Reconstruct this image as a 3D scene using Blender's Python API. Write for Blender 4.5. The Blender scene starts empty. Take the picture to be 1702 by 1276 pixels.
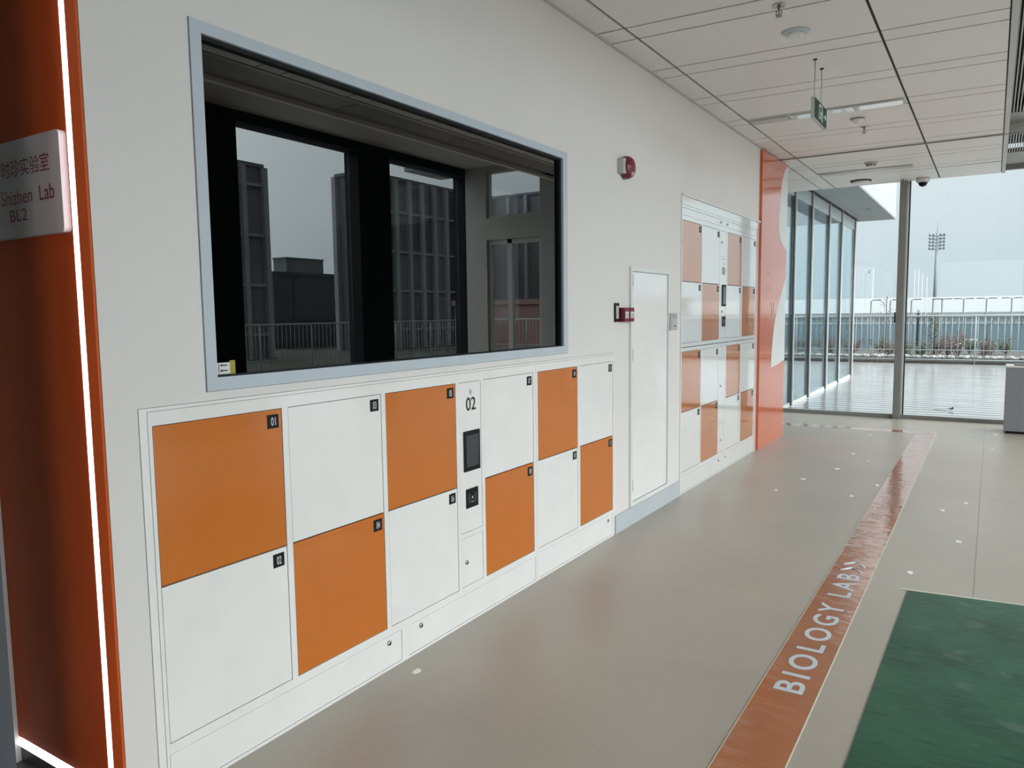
import bpy, bmesh, math, random
from mathutils import Vector, Matrix
random.seed(7)
SC = bpy.context.scene
COL = SC.collection

# ------------------------------------------------------------------ camera
cam_d = bpy.data.cameras.new('camera'); cam = bpy.data.objects.new('camera', cam_d); COL.objects.link(cam)
cam_d.sensor_fit = 'HORIZONTAL'; cam_d.sensor_width = 36.0; cam_d.lens = 36.0*1254.1/1702.0
cam_d.clip_start = 0.05; cam_d.clip_end = 3000
YAW, PITCH, ROLL = math.radians(32.4575), math.radians(5.3408), math.radians(-0.7339)
fw = Vector((-math.sin(YAW)*math.cos(PITCH), math.cos(YAW)*math.cos(PITCH), -math.sin(PITCH)))
r0 = Vector((math.cos(YAW), math.sin(YAW), 0)); u0 = r0.cross(fw)
rt = math.cos(ROLL)*r0 + math.sin(ROLL)*u0; up = -math.sin(ROLL)*r0 + math.cos(ROLL)*u0
cam.matrix_world = Matrix(((rt.x, up.x, -fw.x, 2.1804), (rt.y, up.y, -fw.y, 0.0), (rt.z, up.z, -fw.z, 1.55), (0, 0, 0, 1)))
SC.camera = cam

# ------------------------------------------------------------------ exposure, sky, daylight
vs = SC.view_settings
vs.view_transform = 'Standard'; vs.look = 'None'; vs.gamma = 1.0; vs.use_curve_mapping = False
vs.exposure = 0.0
W = bpy.data.worlds.new('overcast'); SC.world = W; W.use_nodes = True
wn, wl = W.node_tree.nodes, W.node_tree.links
wn.clear()
w_out = wn.new('ShaderNodeOutputWorld'); w_bg = wn.new('ShaderNodeBackground')
w_tc = wn.new('ShaderNodeTexCoord'); w_sep = wn.new('ShaderNodeSeparateXYZ')
w_ramp = wn.new('ShaderNodeValToRGB')           # overcast: darker and greyer at the horizon, bright overhead
cr = w_ramp.color_ramp
cr.elements[0].position = 0.0; cr.elements[0].color = (0.69, 0.785, 0.855, 1)
cr.elements[1].position = 1.0; cr.elements[1].color = (2.3, 2.32, 2.35, 1)
e = cr.elements.new(0.16); e.color = (0.82, 0.90, 0.955, 1)
e = cr.elements.new(0.32); e.color = (0.95, 0.97, 0.99, 1)
w_dot = wn.new('ShaderNodeVectorMath'); w_dot.operation = 'DOT_PRODUCT'     # the hidden sun brightens the clouds to the right
sd = Vector((0.93, -0.22, 0.30)).normalized(); w_dot.inputs[1].default_value = sd
w_mx = wn.new('ShaderNodeMath'); w_mx.operation = 'MAXIMUM'; w_mx.inputs[1].default_value = 0.0
w_pw = wn.new('ShaderNodeMath'); w_pw.operation = 'POWER'; w_pw.inputs[1].default_value = 2.0
w_ma = wn.new('ShaderNodeMath'); w_ma.operation = 'MULTIPLY_ADD'; w_ma.inputs[1].default_value = 6.8; w_ma.inputs[2].default_value = 1.0
w_nz = wn.new('ShaderNodeTexNoise'); w_nz.inputs['Scale'].default_value = 2.2; w_nz.inputs['Detail'].default_value = 5
w_n2 = wn.new('ShaderNodeMapRange'); w_n2.inputs[3].default_value = 0.93; w_n2.inputs[4].default_value = 1.07
w_mu = wn.new('ShaderNodeMath'); w_mu.operation = 'MULTIPLY'
wl.new(w_tc.outputs['Generated'], w_sep.inputs[0]); wl.new(w_sep.outputs['Z'], w_ramp.inputs[0])
wl.new(w_tc.outputs['Generated'], w_dot.inputs[0]); wl.new(w_dot.outputs['Value'], w_mx.inputs[0])
wl.new(w_mx.outputs[0], w_pw.inputs[0]); wl.new(w_pw.outputs[0], w_ma.inputs[0])
wl.new(w_tc.outputs['Generated'], w_nz.inputs['Vector']); wl.new(w_nz.outputs['Fac'], w_n2.inputs[0])
wl.new(w_ma.outputs[0], w_mu.inputs[0]); wl.new(w_n2.outputs[0], w_mu.inputs[1])
wl.new(w_ramp.outputs[0], w_bg.inputs['Color']); wl.new(w_mu.outputs[0], w_bg.inputs['Strength'])
wl.new(w_bg.outputs[0], w_out.inputs['Surface'])
def portal(name, loc, direction, sx, sz):       # sampling guide for the sky at a glazed opening, emits nothing itself
    d = bpy.data.lights.new(name, 'AREA'); d.shape = 'RECTANGLE'; d.size = sx; d.size_y = sz; d.cycles.is_portal = True
    o = bpy.data.objects.new(name, d); COL.objects.link(o); o.location = loc
    o.rotation_euler = Vector(direction).to_track_quat('-Z', 'Z').to_euler()
portal('daylight_far', (2.0, 11.97, 1.7), (0, -1, 0), 6.6, 3.5)
portal('daylight_right_front', (6.42, 2.65, 2.05), (-1, 0, 0), 5.6, 4.2)
portal('daylight_back', (3.05, -8.25, 1.7), (0, 1, 0), 5.1, 3.1)
portal('daylight_right_back', (6.42, 9.3, 2.05), (-1, 0, 0), 5.2, 4.2)

# ------------------------------------------------------------------ helpers
def s2l(c): return tuple(((v/255)/12.92 if v/255 <= 0.04045 else (((v/255)+0.055)/1.055)**2.4) for v in c)
MATS = {}
def mat(name, col, rough=0.5, metal=0.0, spec=0.5, coat=0.0, noise=None, bump=None, ior=None, emit=None, coat_rough=0.05, coat_ior=1.5, marks=None):
    """col: linear rgb. noise=(scale, amount, stretch) varies the colour, bump=(scale, strength, stretch)."""
    m = bpy.data.materials.new(name); m.use_nodes = True; MATS[name] = m
    nt = m.node_tree; b = nt.nodes['Principled BSDF']
    b.inputs['Base Color'].default_value = (*col, 1); b.inputs['Roughness'].default_value = rough
    b.inputs['Metallic'].default_value = metal; b.inputs['Specular IOR Level'].default_value = spec
    b.inputs['Coat Weight'].default_value = coat; b.inputs['Coat Roughness'].default_value = coat_rough
    b.inputs['Coat IOR'].default_value = coat_ior
    if ior: b.inputs['IOR'].default_value = ior
    if emit: b.inputs['Emission Color'].default_value = (*emit[0], 1); b.inputs['Emission Strength'].default_value = emit[1]
    tc = nt.nodes.new('ShaderNodeTexCoord')
    def tex(scale, stretch, detail=5):
        mp = nt.nodes.new('ShaderNodeMapping'); mp.inputs['Scale'].default_value = stretch
        nz = nt.nodes.new('ShaderNodeTexNoise'); nz.inputs['Scale'].default_value = scale; nz.inputs['Detail'].default_value = detail
        nt.links.new(tc.outputs['Object'], mp.inputs[0]); nt.links.new(mp.outputs[0], nz.inputs['Vector'])
        return nz
    if noise is None: noise = (6.0, 0.03, (1, 1, 1))
    nz = tex(noise[0], noise[2])
    mr = nt.nodes.new('ShaderNodeMapRange'); mr.inputs[1].default_value = 0.25; mr.inputs[2].default_value = 0.75
    mr.inputs[3].default_value = 1-noise[1]; mr.inputs[4].default_value = 1+noise[1]
    hs = nt.nodes.new('ShaderNodeHueSaturation'); hs.inputs['Color'].default_value = (*col, 1)
    nt.links.new(nz.outputs['Fac'], mr.inputs[0]); nt.links.new(mr.outputs[0], hs.inputs['Value'])
    nt.links.new(hs.outputs[0], b.inputs['Base Color'])
    if marks:                                          # (scale, threshold, colour, stretch, amount): scuffs or grain of another colour
        for (sc_, th, c2, st, am) in marks:
            nm = tex(sc_, st, 6); mm = nt.nodes.new('ShaderNodeMapRange'); mm.inputs[1].default_value = th; mm.inputs[2].default_value = th+0.10; mm.inputs[4].default_value = am
            mc = nt.nodes.new('ShaderNodeMix'); mc.data_type = 'RGBA'
            src = b.inputs['Base Color'].links[0].from_socket
            nt.links.new(nm.outputs['Fac'], mm.inputs[0]); nt.links.new(mm.outputs[0], mc.inputs[0]); nt.links.new(src, mc.inputs[6])
            mc.inputs[7].default_value = (*c2, 1); nt.links.new(mc.outputs[2], b.inputs['Base Color'])
    if bump:
        nb = tex(bump[0], bump[2], 3)
        bp = nt.nodes.new('ShaderNodeBump'); bp.inputs['Strength'].default_value = bump[1]; bp.inputs['Distance'].default_value = 0.01
        nt.links.new(nb.outputs['Fac'], bp.inputs['Height']); nt.links.new(bp.outputs[0], b.inputs['Normal'])
        if coat: nt.links.new(bp.outputs[0], b.inputs['Coat Normal'])
    return m
def glass_mat(name, tint, ior, refl=(1, 1, 1)):
    m = bpy.data.materials.new(name); m.use_nodes = True; MATS[name] = m
    nt = m.node_tree; nt.nodes.clear()
    o = nt.nodes.new('ShaderNodeOutputMaterial'); mx = nt.nodes.new('ShaderNodeMixShader'); fr = nt.nodes.new('ShaderNodeFresnel')
    tr = nt.nodes.new('ShaderNodeBsdfTransparent'); gl = nt.nodes.new('ShaderNodeBsdfGlossy')
    tr.inputs['Color'].default_value = (*tint, 1)
    gl.inputs['Color'].default_value = (*refl, 1); gl.inputs['Roughness'].default_value = 0.0
    geo = nt.nodes.new('ShaderNodeNewGeometry')       # the inner face of the pane keeps the outer index, as a thin sheet
    mi = nt.nodes.new('ShaderNodeMapRange'); mi.inputs[3].default_value = ior; mi.inputs[4].default_value = 1/ior
    nt.links.new(geo.outputs['Backfacing'], mi.inputs[0]); nt.links.new(mi.outputs[0], fr.inputs['IOR'])
    nt.links.new(fr.outputs[0], mx.inputs[0]); nt.links.new(tr.outputs[0], mx.inputs[1]); nt.links.new(gl.outputs[0], mx.inputs[2])
    nt.links.new(mx.outputs[0], o.inputs[0])
    return m

class MB:
    """collects shapes in world coordinates; build() links them as one mesh object"""
    def __init__(self): self.bm = bmesh.new(); self.mats = []
    def mi(self, m):
        if m not in self.mats: self.mats.append(m)
        return self.mats.index(m)
    def box(self, x0, x1, y0, y1, z0, z1, m, bev=0.0, fn=None):
        v = [self.bm.verts.new(p) for p in ((x0,y0,z0),(x1,y0,z0),(x1,y1,z0),(x0,y1,z0),(x0,y0,z1),(x1,y0,z1),(x1,y1,z1),(x0,y1,z1))]
        if fn:
            for q in v: q.co = fn(q.co)
        i = self.mi(m); fs = []
        for a in ((3,2,1,0),(4,5,6,7),(0,1,5,4),(1,2,6,5),(2,3,7,6),(3,0,4,7)):
            f = self.bm.faces.new([v[k] for k in a]); f.material_index = i; fs.append(f)
        if bev:
            es = list({e for f in fs for e in f.edges})
            r = bmesh.ops.bevel(self.bm, geom=es, offset=bev, segments=2, affect='EDGES', profile=0.6)
            for f in r['faces']: f.material_index = i
        return self
    def prism(self, pts, axis, a0, a1, m):
        """polygon extruded along axis; pts are the two other coordinates in cyclic axis order"""
        def mk(p, a):
            if axis == 'x': return (a, p[0], p[1])
            if axis == 'y': return (p[0], a, p[1])
            return (p[0], p[1], a)
        i = self.mi(m)
        A = [self.bm.verts.new(mk(p, a0)) for p in pts]; B = [self.bm.verts.new(mk(p, a1)) for p in pts]
        n = len(pts)
        fs = [self.bm.faces.new(A[::-1]), self.bm.faces.new(B)]
        for k in range(n): fs.append(self.bm.faces.new((A[k], A[(k+1) % n], B[(k+1) % n], B[k])))
        for f in fs: f.material_index = i
        bmesh.ops.recalc_face_normals(self.bm, faces=fs)
        return self
    def lathe(self, prof, c, axis, m, seg=24, half=None):
        """prof: list of (r, h) along axis from c"""
        ax = {'x': (Vector((1,0,0)), Vector((0,1,0)), Vector((0,0,1))), 'y': (Vector((0,1,0)), Vector((0,0,1)), Vector((1,0,0))), 'z': (Vector((0,0,1)), Vector((1,0,0)), Vector((0,1,0))),
              '-z': (Vector((0,0,-1)), Vector((0,1,0)), Vector((1,0,0)))}[axis]
        c = Vector(c); i = self.mi(m); rings = []; fs = []
        for r, h in prof:
            if r < 1e-6: rings.append([self.bm.verts.new(c+ax[0]*h)])
            else: rings.append([self.bm.verts.new(c+ax[0]*h+(ax[1]*math.cos(2*math.pi*k/seg)+ax[2]*math.sin(2*math.pi*k/seg))*r) for k in range(seg)])
        for A, B in zip(rings, rings[1:]):
            for k in range(seg):
                a = [A[k % len(A)], A[(k+1) % len(A)], B[(k+1) % len(B)], B[k % len(B)]]
                u = []
                for q in a:
                    if q not in u: u.append(q)
                if len(u) > 2: fs.append(self.bm.faces.new(u))
        for R in (rings[0], rings[-1]):
            if len(R) > 2: fs.append(self.bm.faces.new(R))
        for f in fs: f.material_index = i; f.smooth = len(f.verts) <= 4
        bmesh.ops.recalc_face_normals(self.bm, faces=fs)
        return self
    def cyl(self, p, q, r, m, seg=12, r2=None):
        p, q = Vector(p), Vector(q); d = (q-p)
        a = d.orthogonal().normalized(); b = d.normalized().cross(a); i = self.mi(m)
        r2 = r if r2 is None else r2
        A = [self.bm.verts.new(p+(a*math.cos(2*math.pi*k/seg)+b*math.sin(2*math.pi*k/seg))*r) for k in range(seg)]
        B = [self.bm.verts.new(q+(a*math.cos(2*math.pi*k/seg)+b*math.sin(2*math.pi*k/seg))*r2) for k in range(seg)]
        fs = [self.bm.faces.new(A[::-1]), self.bm.faces.new(B)]
        for k in range(seg):
            f = self.bm.faces.new((A[k], A[(k+1) % seg], B[(k+1) % seg], B[k])); f.smooth = True; fs.append(f)
        for f in fs: f.material_index = i
        bmesh.ops.recalc_face_normals(self.bm, faces=fs)
        return self
    def tube(self, pts, r, m, seg=8):
        for a, b in zip(pts, pts[1:]): self.cyl(a, b, r, m, seg)
        return self
    def tri(self, pts, m):
        f = self.bm.faces.new([self.bm.verts.new(p) for p in pts]); f.material_index = self.mi(m)
        return self
    def holes(self, x0, x1, y0, y1, z0, z1, hs, m):
        """slab x0..x1 over y,z with rectangular openings (ya, yb, za, zb)"""
        ys = sorted({y0, y1, *[min(max(v, y0), y1) for h in hs for v in h[:2]]})
        zs = sorted({z0, z1, *[min(max(v, z0), z1) for h in hs for v in h[2:]]})
        i = self.mi(m)
        inside = lambda a, b: any(h[0] < a < h[1] and h[2] < b < h[3] for h in hs)
        ny, nz = len(ys)-1, len(zs)-1
        full = [[not inside((ys[a]+ys[a+1])/2, (zs[b]+zs[b+1])/2) for b in range(nz)] for a in range(ny)]
        cache = {}
        def V(x, a, b):
            k = (x, a, b)
            if k not in cache: cache[k] = self.bm.verts.new((x, ys[a], zs[b]))
            return cache[k]
        fs = []
        for a in range(ny):
            for b in range(nz):
                if not full[a][b]: continue
                fs.append(self.bm.faces.new((V(x1,a,b), V(x1,a+1,b), V(x1,a+1,b+1), V(x1,a,b+1))))
                fs.append(self.bm.faces.new((V(x0,a,b), V(x0,a,b+1), V(x0,a+1,b+1), V(x0,a+1,b))))
                if a == 0 or not full[a-1][b]: fs.append(self.bm.faces.new((V(x0,a,b), V(x1,a,b), V(x1,a,b+1), V(x0,a,b+1))))
                if a == ny-1 or not full[a+1][b]: fs.append(self.bm.faces.new((V(x1,a+1,b), V(x0,a+1,b), V(x0,a+1,b+1), V(x1,a+1,b+1))))
                if b == 0 or not full[a][b-1]: fs.append(self.bm.faces.new((V(x0,a,b), V(x0,a+1,b), V(x1,a+1,b), V(x1,a,b))))
                if b == nz-1 or not full[a][b+1]: fs.append(self.bm.faces.new((V(x0,a,b+1), V(x1,a,b+1), V(x1,a+1,b+1), V(x0,a+1,b+1))))
        for f in fs: f.material_index = i
        return self
    def text(self, body, o, ux, uy, w, h, m, bold=0.0, thick=0.0008, keep=False, space=1.0):
        """lettering that fills w by h, lower left corner at o, running along ux with letters upright along uy"""
        c = bpy.data.curves.new('t', 'FONT'); c.body = body; c.space_character = space; c.size = 1.0; c.offset = bold; c.resolution_u = 6; c.extrude = 0.0
        ob = bpy.data.objects.new('t', c); COL.objects.link(ob)
        dg = bpy.context.evaluated_depsgraph_get(); dg.update()
        me = bpy.data.meshes.new_from_object(ob.evaluated_get(dg))
        xs = [v.co.x for v in me.vertices]; ys = [v.co.y for v in me.vertices]
        ax, bx, ay, by = min(xs), max(xs), min(ys), max(ys)
        kx, ky = w/(bx-ax), h/(by-ay)
        if keep: kx = ky = h/(by-ay)
        ux, uy, o = Vector(ux), Vector(uy), Vector(o); n = ux.cross(uy); i = self.mi(m)
        vs_ = [self.bm.verts.new(o+ux*(v.co.x-ax)*kx+uy*(v.co.y-ay)*ky+n*thick) for v in me.vertices]
        for p in me.polygons:
            try:
                f = self.bm.faces.new([vs_[k] for k in p.vertices]); f.material_index = i
                f.normal_update()
                if f.normal.dot(n) < 0: f.normal_flip()
            except ValueError: pass
        bpy.data.objects.remove(ob); bpy.data.curves.remove(c); bpy.data.meshes.remove(me)
        return self
    def build(self, name, parent=None):
        me = bpy.data.meshes.new(name); L = Vector((0, 0, 0))
        if parent is not None:
            p = parent
            while p is not None: L = L + p.location; p = p.parent
        else:
            co = [v.co for v in self.bm.verts]
            L = Vector(((min(c.x for c in co)+max(c.x for c in co))/2, (min(c.y for c in co)+max(c.y for c in co))/2, min(c.z for c in co)))
        off = L
        for v in self.bm.verts: v.co -= off
        self.bm.to_mesh(me); self.bm.free()
        for m in self.mats: me.materials.append(m)
        o = bpy.data.objects.new(name, me); COL.objects.link(o)
        if parent is not None: o.parent = parent
        else: o.location = off
        return o
def tag(o, label, cat, group=None, kind=None):
    o['label'] = label; o['category'] = cat
    if group: o['group'] = group
    if kind: o['kind'] = kind
    return o
def thing(name, loc, label, cat, group=None):
    o = bpy.data.objects.new(name, None); COL.objects.link(o); o.location = loc; o.empty_display_size = 0.1
    return tag(o, label, cat, group)
def struct(o, label=None, cat=None):
    o['kind'] = 'structure'
    if label: o['label'] = label
    if cat: o['category'] = cat
    return o
def plabel(o, label): o['label'] = label; return o

# ------------------------------------------------------------------ materials
wall_m   = mat('wall_paint', (0.735, 0.678, 0.655), 0.6, noise=(1.5, 0.02, (1, 1, 1)), bump=(180, 0.04, (1, 1, 1)))
ceil_m   = mat('ceiling_panel', (0.77, 0.75, 0.73), 0.45, noise=(2, 0.02, (1, 1, 1)))
dark_gap = mat('shadow_gap_metal', (0.03, 0.03, 0.03), 0.7)
char_m   = mat('charcoal_and_backlit_shade', (0.016, 0.020, 0.025), 0.8, spec=0.15)  # near-black on the hall piers is backlit shade put into the colour
white_l  = mat('white_locker_paint', (0.835, 0.80, 0.785), 0.2, spec=0.5, coat=0.5, coat_ior=1.5, bump=(2.2, 0.05, (1, 1, 1)))
gap_shade_m   = mat('door_gap_shade', (0.03, 0.03, 0.03), 0.9, spec=0.1)  # colour that paints shade into the locker door gaps
orange_l = mat('orange_locker_paint', (0.58, 0.155, 0.015), 0.22, spec=0.45, coat=0.4, coat_ior=1.5, bump=(2.2, 0.05, (1, 1, 1)))
orange_p = mat('orange_wall_panel', (0.62, 0.115, 0.030), 0.16, spec=0.4, coat=0.6, coat_ior=1.55, bump=(1.4, 0.05, (1, 1, 1)))
orange_s = mat('satin_orange_board', (0.62, 0.095, 0.013), 0.55, spec=0.25)
white_t  = mat('high_gloss_white_paint', (0.79, 0.765, 0.75), 0.12, coat=1.0, coat_ior=1.8, coat_rough=0.04, bump=(2.2, 0.04, (1, 1, 1)))
orange_t = mat('high_gloss_orange_paint', (0.52, 0.145, 0.018), 0.12, coat=1.0, coat_ior=1.8, coat_rough=0.04, bump=(2.2, 0.04, (1, 1, 1)))
cladd_m  = mat('grey_olive_cladding', (0.40, 0.39, 0.36), 0.6)
frame_m  = mat('pale_blue_grey_frame', (0.50, 0.545, 0.60), 0.4)
black_m  = mat('black_plastic', (0.006, 0.006, 0.007), 0.5, spec=0.25)
tagwhite = mat('white_lettering', (0.62, 0.66, 0.72), 0.5)
ink_m    = mat('black_lettering', (0.01, 0.01, 0.012), 0.5)
inkgrey  = mat('grey_emblem', (0.45, 0.46, 0.46), 0.5)
screen_m = mat('dark_screen', (0.03, 0.04, 0.055), 0.08, spec=0.7)
chrome_m = mat('chrome', (0.45, 0.45, 0.45), 0.2, metal=1)
steel_m  = mat('brushed_steel', (0.40, 0.41, 0.41), 0.35, metal=0.8)
grey_m   = mat('grey_metal', (0.26, 0.26, 0.25), 0.45)
ltgrey_m = mat('light_grey_metal', (0.48, 0.48, 0.46), 0.4)
scrap_m  = mat('white_paper', (0.92, 0.92, 0.90), 0.6)
white_m  = mat('white_plastic', (0.72, 0.72, 0.70), 0.35)
red_m    = mat('red_plastic', (0.17, 0.012, 0.03), 0.25)
pinkm    = mat('clear_pink_lens', (0.50, 0.30, 0.32), 0.15)
floor_m  = mat('warm_grey_vinyl', (0.43, 0.383, 0.325), 0.36, spec=0.75, noise=(1.1, 0.10, (1, 1, 1)), bump=(2.5, 0.08, (1, 1, 1)), marks=[(160, 0.56, (0.30, 0.27, 0.23), (1, 1, 1), 0.55), (150, 0.60, (0.56, 0.53, 0.48), (1, 1.2, 1), 0.45), (1.7, 0.60, (0.30, 0.27, 0.235), (0.7, 1.6, 1), 0.18)])
strip_m  = mat('orange_floor_vinyl', (0.42, 0.135, 0.045), 0.12, spec=0.8, coat=0.6, noise=(3, 0.12, (1, 1, 1)), bump=(5.0, 0.65, (0.8, 2.2, 1)), coat_rough=0.12)
line_m   = mat('pale_edge_line', (0.70, 0.66, 0.55), 0.4)
green_m  = mat('green_floor_vinyl', (0.020, 0.088, 0.047), 0.42, spec=0.35, noise=(2.6, 0.55, (1, 1, 1)), bump=(3, 0.05, (1, 1, 1)), marks=[(22, 0.50, (0.03, 0.12, 0.075), (0.35, 2.2, 1), 0.6), (16, 0.58, (0.014, 0.05, 0.03), (0.4, 2.0, 1), 0.7), (5.5, 0.60, (0.16, 0.22, 0.18), (1, 1, 1), 0.45)])
darkfl_m = mat('dark_grey_tile', (0.06, 0.06, 0.062), 0.3)
skirt_m  = mat('lilac_grey_skirting', (0.50, 0.51, 0.54), 0.35)
led_m    = mat('led_strip_light', (1, 1, 1), 0.5, emit=((1.0, 0.90, 0.92), 3.0))
sign_m   = mat('grey_white_sign', (0.60, 0.56, 0.58), 0.35)
signred  = mat('dark_red_lettering', (0.22, 0.02, 0.02), 0.4)
exit_m   = mat('dark_green_exit_face', (0.022, 0.05, 0.036), 0.6, spec=0.2)
exitw    = mat('pale_green_pictogram', (0.75, 0.85, 0.80), 0.5)
yellow_m = mat('yellow_tape', (0.38, 0.30, 0.03), 0.4)
silver_m = mat('silver_trim', (0.42, 0.43, 0.43), 0.3)
bin_m    = mat('grey_coated_steel', (0.25, 0.25, 0.275), 0.45, metal=0.1)
navy_m   = mat('dark_violet_plastic', (0.02, 0.015, 0.06), 0.3)
deck_m   = mat('wet_deck_boards', (0.34, 0.335, 0.335), 0.25, spec=0.9, coat=1.0, coat_ior=1.9, noise=(1.2, 0.25, (1, 3, 1)), bump=(1.6, 0.35, (0.35, 3, 1)), coat_rough=0.16)
conc_m   = mat('pale_soffit_board', (0.17, 0.19, 0.19), 0.6, noise=(3, 0.06, (1, 1, 1)))
fascia_m = mat('white_fascia_panel', (0.34, 0.365, 0.37), 0.4)
rail_m   = mat('pale_galvanised_rail', (0.24, 0.26, 0.27), 0.4)
soil_m   = mat('dark_soil', (0.045, 0.04, 0.035), 0.9, noise=(12, 0.5, (1, 1, 1)))
gravel_m = mat('white_gravel', (0.26, 0.26, 0.25), 0.8, noise=(25, 0.45, (1, 1, 1)), bump=(30, 0.6, (1, 1, 1)))
leafr_m  = mat('reddish_brown_leaves', (0.055, 0.026, 0.02), 0.7, noise=(8, 0.5, (1, 1, 1)))
leafg_m  = mat('olive_green_leaves', (0.035, 0.052, 0.025), 0.7, noise=(8, 0.5, (1, 1, 1)))
bark_m   = mat('grey_bark', (0.04, 0.036, 0.033), 0.8)
field_m  = mat('dull_grass_ground', (0.05, 0.065, 0.05), 0.9, noise=(0.05, 0.3, (1, 1, 1)))
screenb  = mat('blue_grey_mesh_banner', (0.085, 0.125, 0.15), 0.8, noise=(0.25, 0.15, (3, 1, 0.3)))
pole_m   = mat('pale_grey_pole', (0.08, 0.095, 0.11), 0.5)
mast_m   = mat('pale_grey_mast', (0.15, 0.175, 0.195), 0.6)
wpole_m  = mat('white_pole', (0.42, 0.45, 0.47), 0.5)
roofw_m  = mat('white_membrane', (0.22, 0.232, 0.24), 0.6)
haze_m   = mat('haze_paled_wall', (0.37, 0.42, 0.45), 0.9)  # distance haze put into the colour, paled toward the sky
brick_m  = mat('dull_red_brick', (0.22, 0.13, 0.12), 0.8)
bldA_m   = mat('grey_tower_wall', (0.16, 0.165, 0.18), 0.8)
bldW_m   = mat('tower_window_band', (0.055, 0.06, 0.075), 0.4)
bldF_m   = mat('pale_tower_fin', (0.34, 0.35, 0.38), 0.7)
bldD_m   = mat('dark_block_wall', (0.07, 0.075, 0.085), 0.8)
clear_g  = glass_mat('clear_glass', (0.94, 0.97, 0.96), 1.45)
facade_g = glass_mat('facade_glass', (0.80, 0.88, 0.90), 1.6, (0.92, 0.97, 1.0))
lab_g    = glass_mat('tinted_mirror_glass', (0.05, 0.055, 0.055), 2.05)
wgroove  = mat('white_marking', (0.62, 0.62, 0.60), 0.4)

# ------------------------------------------------------------------ room shell
H = 3.29          # corridor ceiling
RH = 4.27         # raised ceiling of the hall on the right
FY = 11.9         # far glass wall
RX = 6.3          # right-hand wall
struct(MB().box(-6.2, 6.5, -8.2, 12.02, -0.25, 0.0, floor_m).build('floor'))
PY = 1.205        # portal reveal corner on the wall
LOW = (1.308, 4.739, -0.01, 1.275)
TALL = (6.03, 8.46, -0.01, 2.51)
WIN = (1.548, 4.065, 1.304, 2.497)
DOOR = (4.987, 5.74, 0.135, 1.87)
struct(MB().holes(-0.2, 0.0, PY, 9.66, 0, H+1.2, [LOW, TALL, WIN, DOOR], wall_m).build('wall_left'))
b = MB().box(-0.2, 0.0, -8, -0.546, 0, H+1.2, wall_m)
b.box(-0.2, 0.0, -0.546, PY, 2.751, H+1.2, wall_m)                       # lintel over the lab entrance recess
struct(b.build('wall_left_rear'))
b = MB().box(-0.85, -0.645, -0.75, 1.35, 0, 2.9, white_m)
struct(b.build('wall_recess'))
struct(MB().box(-0.645, -0.2, -0.75, -0.55, 0, 2.9, wall_m).build('wall_recess_side'))
struct(MB().box(-0.645, -0.2, -0.55, 1.2, 2.75, 2.9, wall_m).build('ceiling_recess'))
struct(MB().box(-0.644, -0.03, -0.548, 1.2, 0.001, 0.006, darkfl_m).build('floor_recess'))
# dark room behind the lab window
b = MB().box(-4.0, -0.22, 0.9, 1.0, 0, 3.2, bldD_m)
b.box(-4.0, -0.22, 4.6, 4.7, 0, 3.2, bldD_m); b.box(-4.1, -4.0, 0.9, 4.7, 0, 3.2, bldD_m); b.box(-4.0, -0.22, 1.0, 4.6, 3.1, 3.2, bldD_m)
struct(b.build('wall_lab'))
# corridor that turns left behind the orange panel
b = MB().box(-6.0, -0.2, 9.46, 9.66, 0, H, wall_m); b.box(-6.2, -6.0, 9.46, 12.0, 0, H, wall_m)
b.box(-6.0, -0.62, FY-0.05, FY+0.05, 0, H, wall_m)
struct(b.build('wall_turning'))
b = MB().box(-0.2, 0.5, -8.2, -8.0, 0, RH, wall_m); b.box(5.6, 6.5, -8.2, -8.0, 0, RH, wall_m); b.box(0.5, 5.6, -8.2, -8.0, 0, 0.15, wall_m); b.box(0.5, 5.6, -8.2, -8.0, 3.2, RH, wall_m)
struct(b.build('wall_back'))
w6 = bpy.data.objects.new('fill_window', None); COL.objects.link(w6); w6.location = (3.05, -8.1, 0.15)  # window added out of view to send daylight onto the orange reveal
struct(w6, 'unseen glazed end behind the camera, added to let in more light', 'window')
MB().box(0.5, 5.6, -8.11, -8.09, 0.15, 3.2, clear_g).build('pane', w6)
MB().box(3.02, 3.08, -8.15, -8.05, 0.15, 3.2, grey_m).build('mullion', w6)
# right-hand wall: piers and header round big openings, backlit shade put into their colour
b = MB().holes(RX, RX+0.3, -8, FY, 0, RH, [(-0.1, 5.4, -1, 4.13), (6.70, 8.98, 0.0, 4.13), (9.72, 11.87, 0.0, 4.13)], char_m)
struct(b.build('wall_right'))
# far wall right of the glazing, with a high window and a door opening
b = MB()
def swapx(x0, x1, z0, z1): b.box(x0, x1, FY-0.05, FY+0.15, z0, z1, cladd_m)
swapx(4.29, 4.66, 0, RH); swapx(5.83, RX, 0, RH); swapx(4.66, 5.83, 2.92, 3.32); swapx(4.66, 5.83, 4.18, RH)
struct(b.build('wall_far'))

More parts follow.
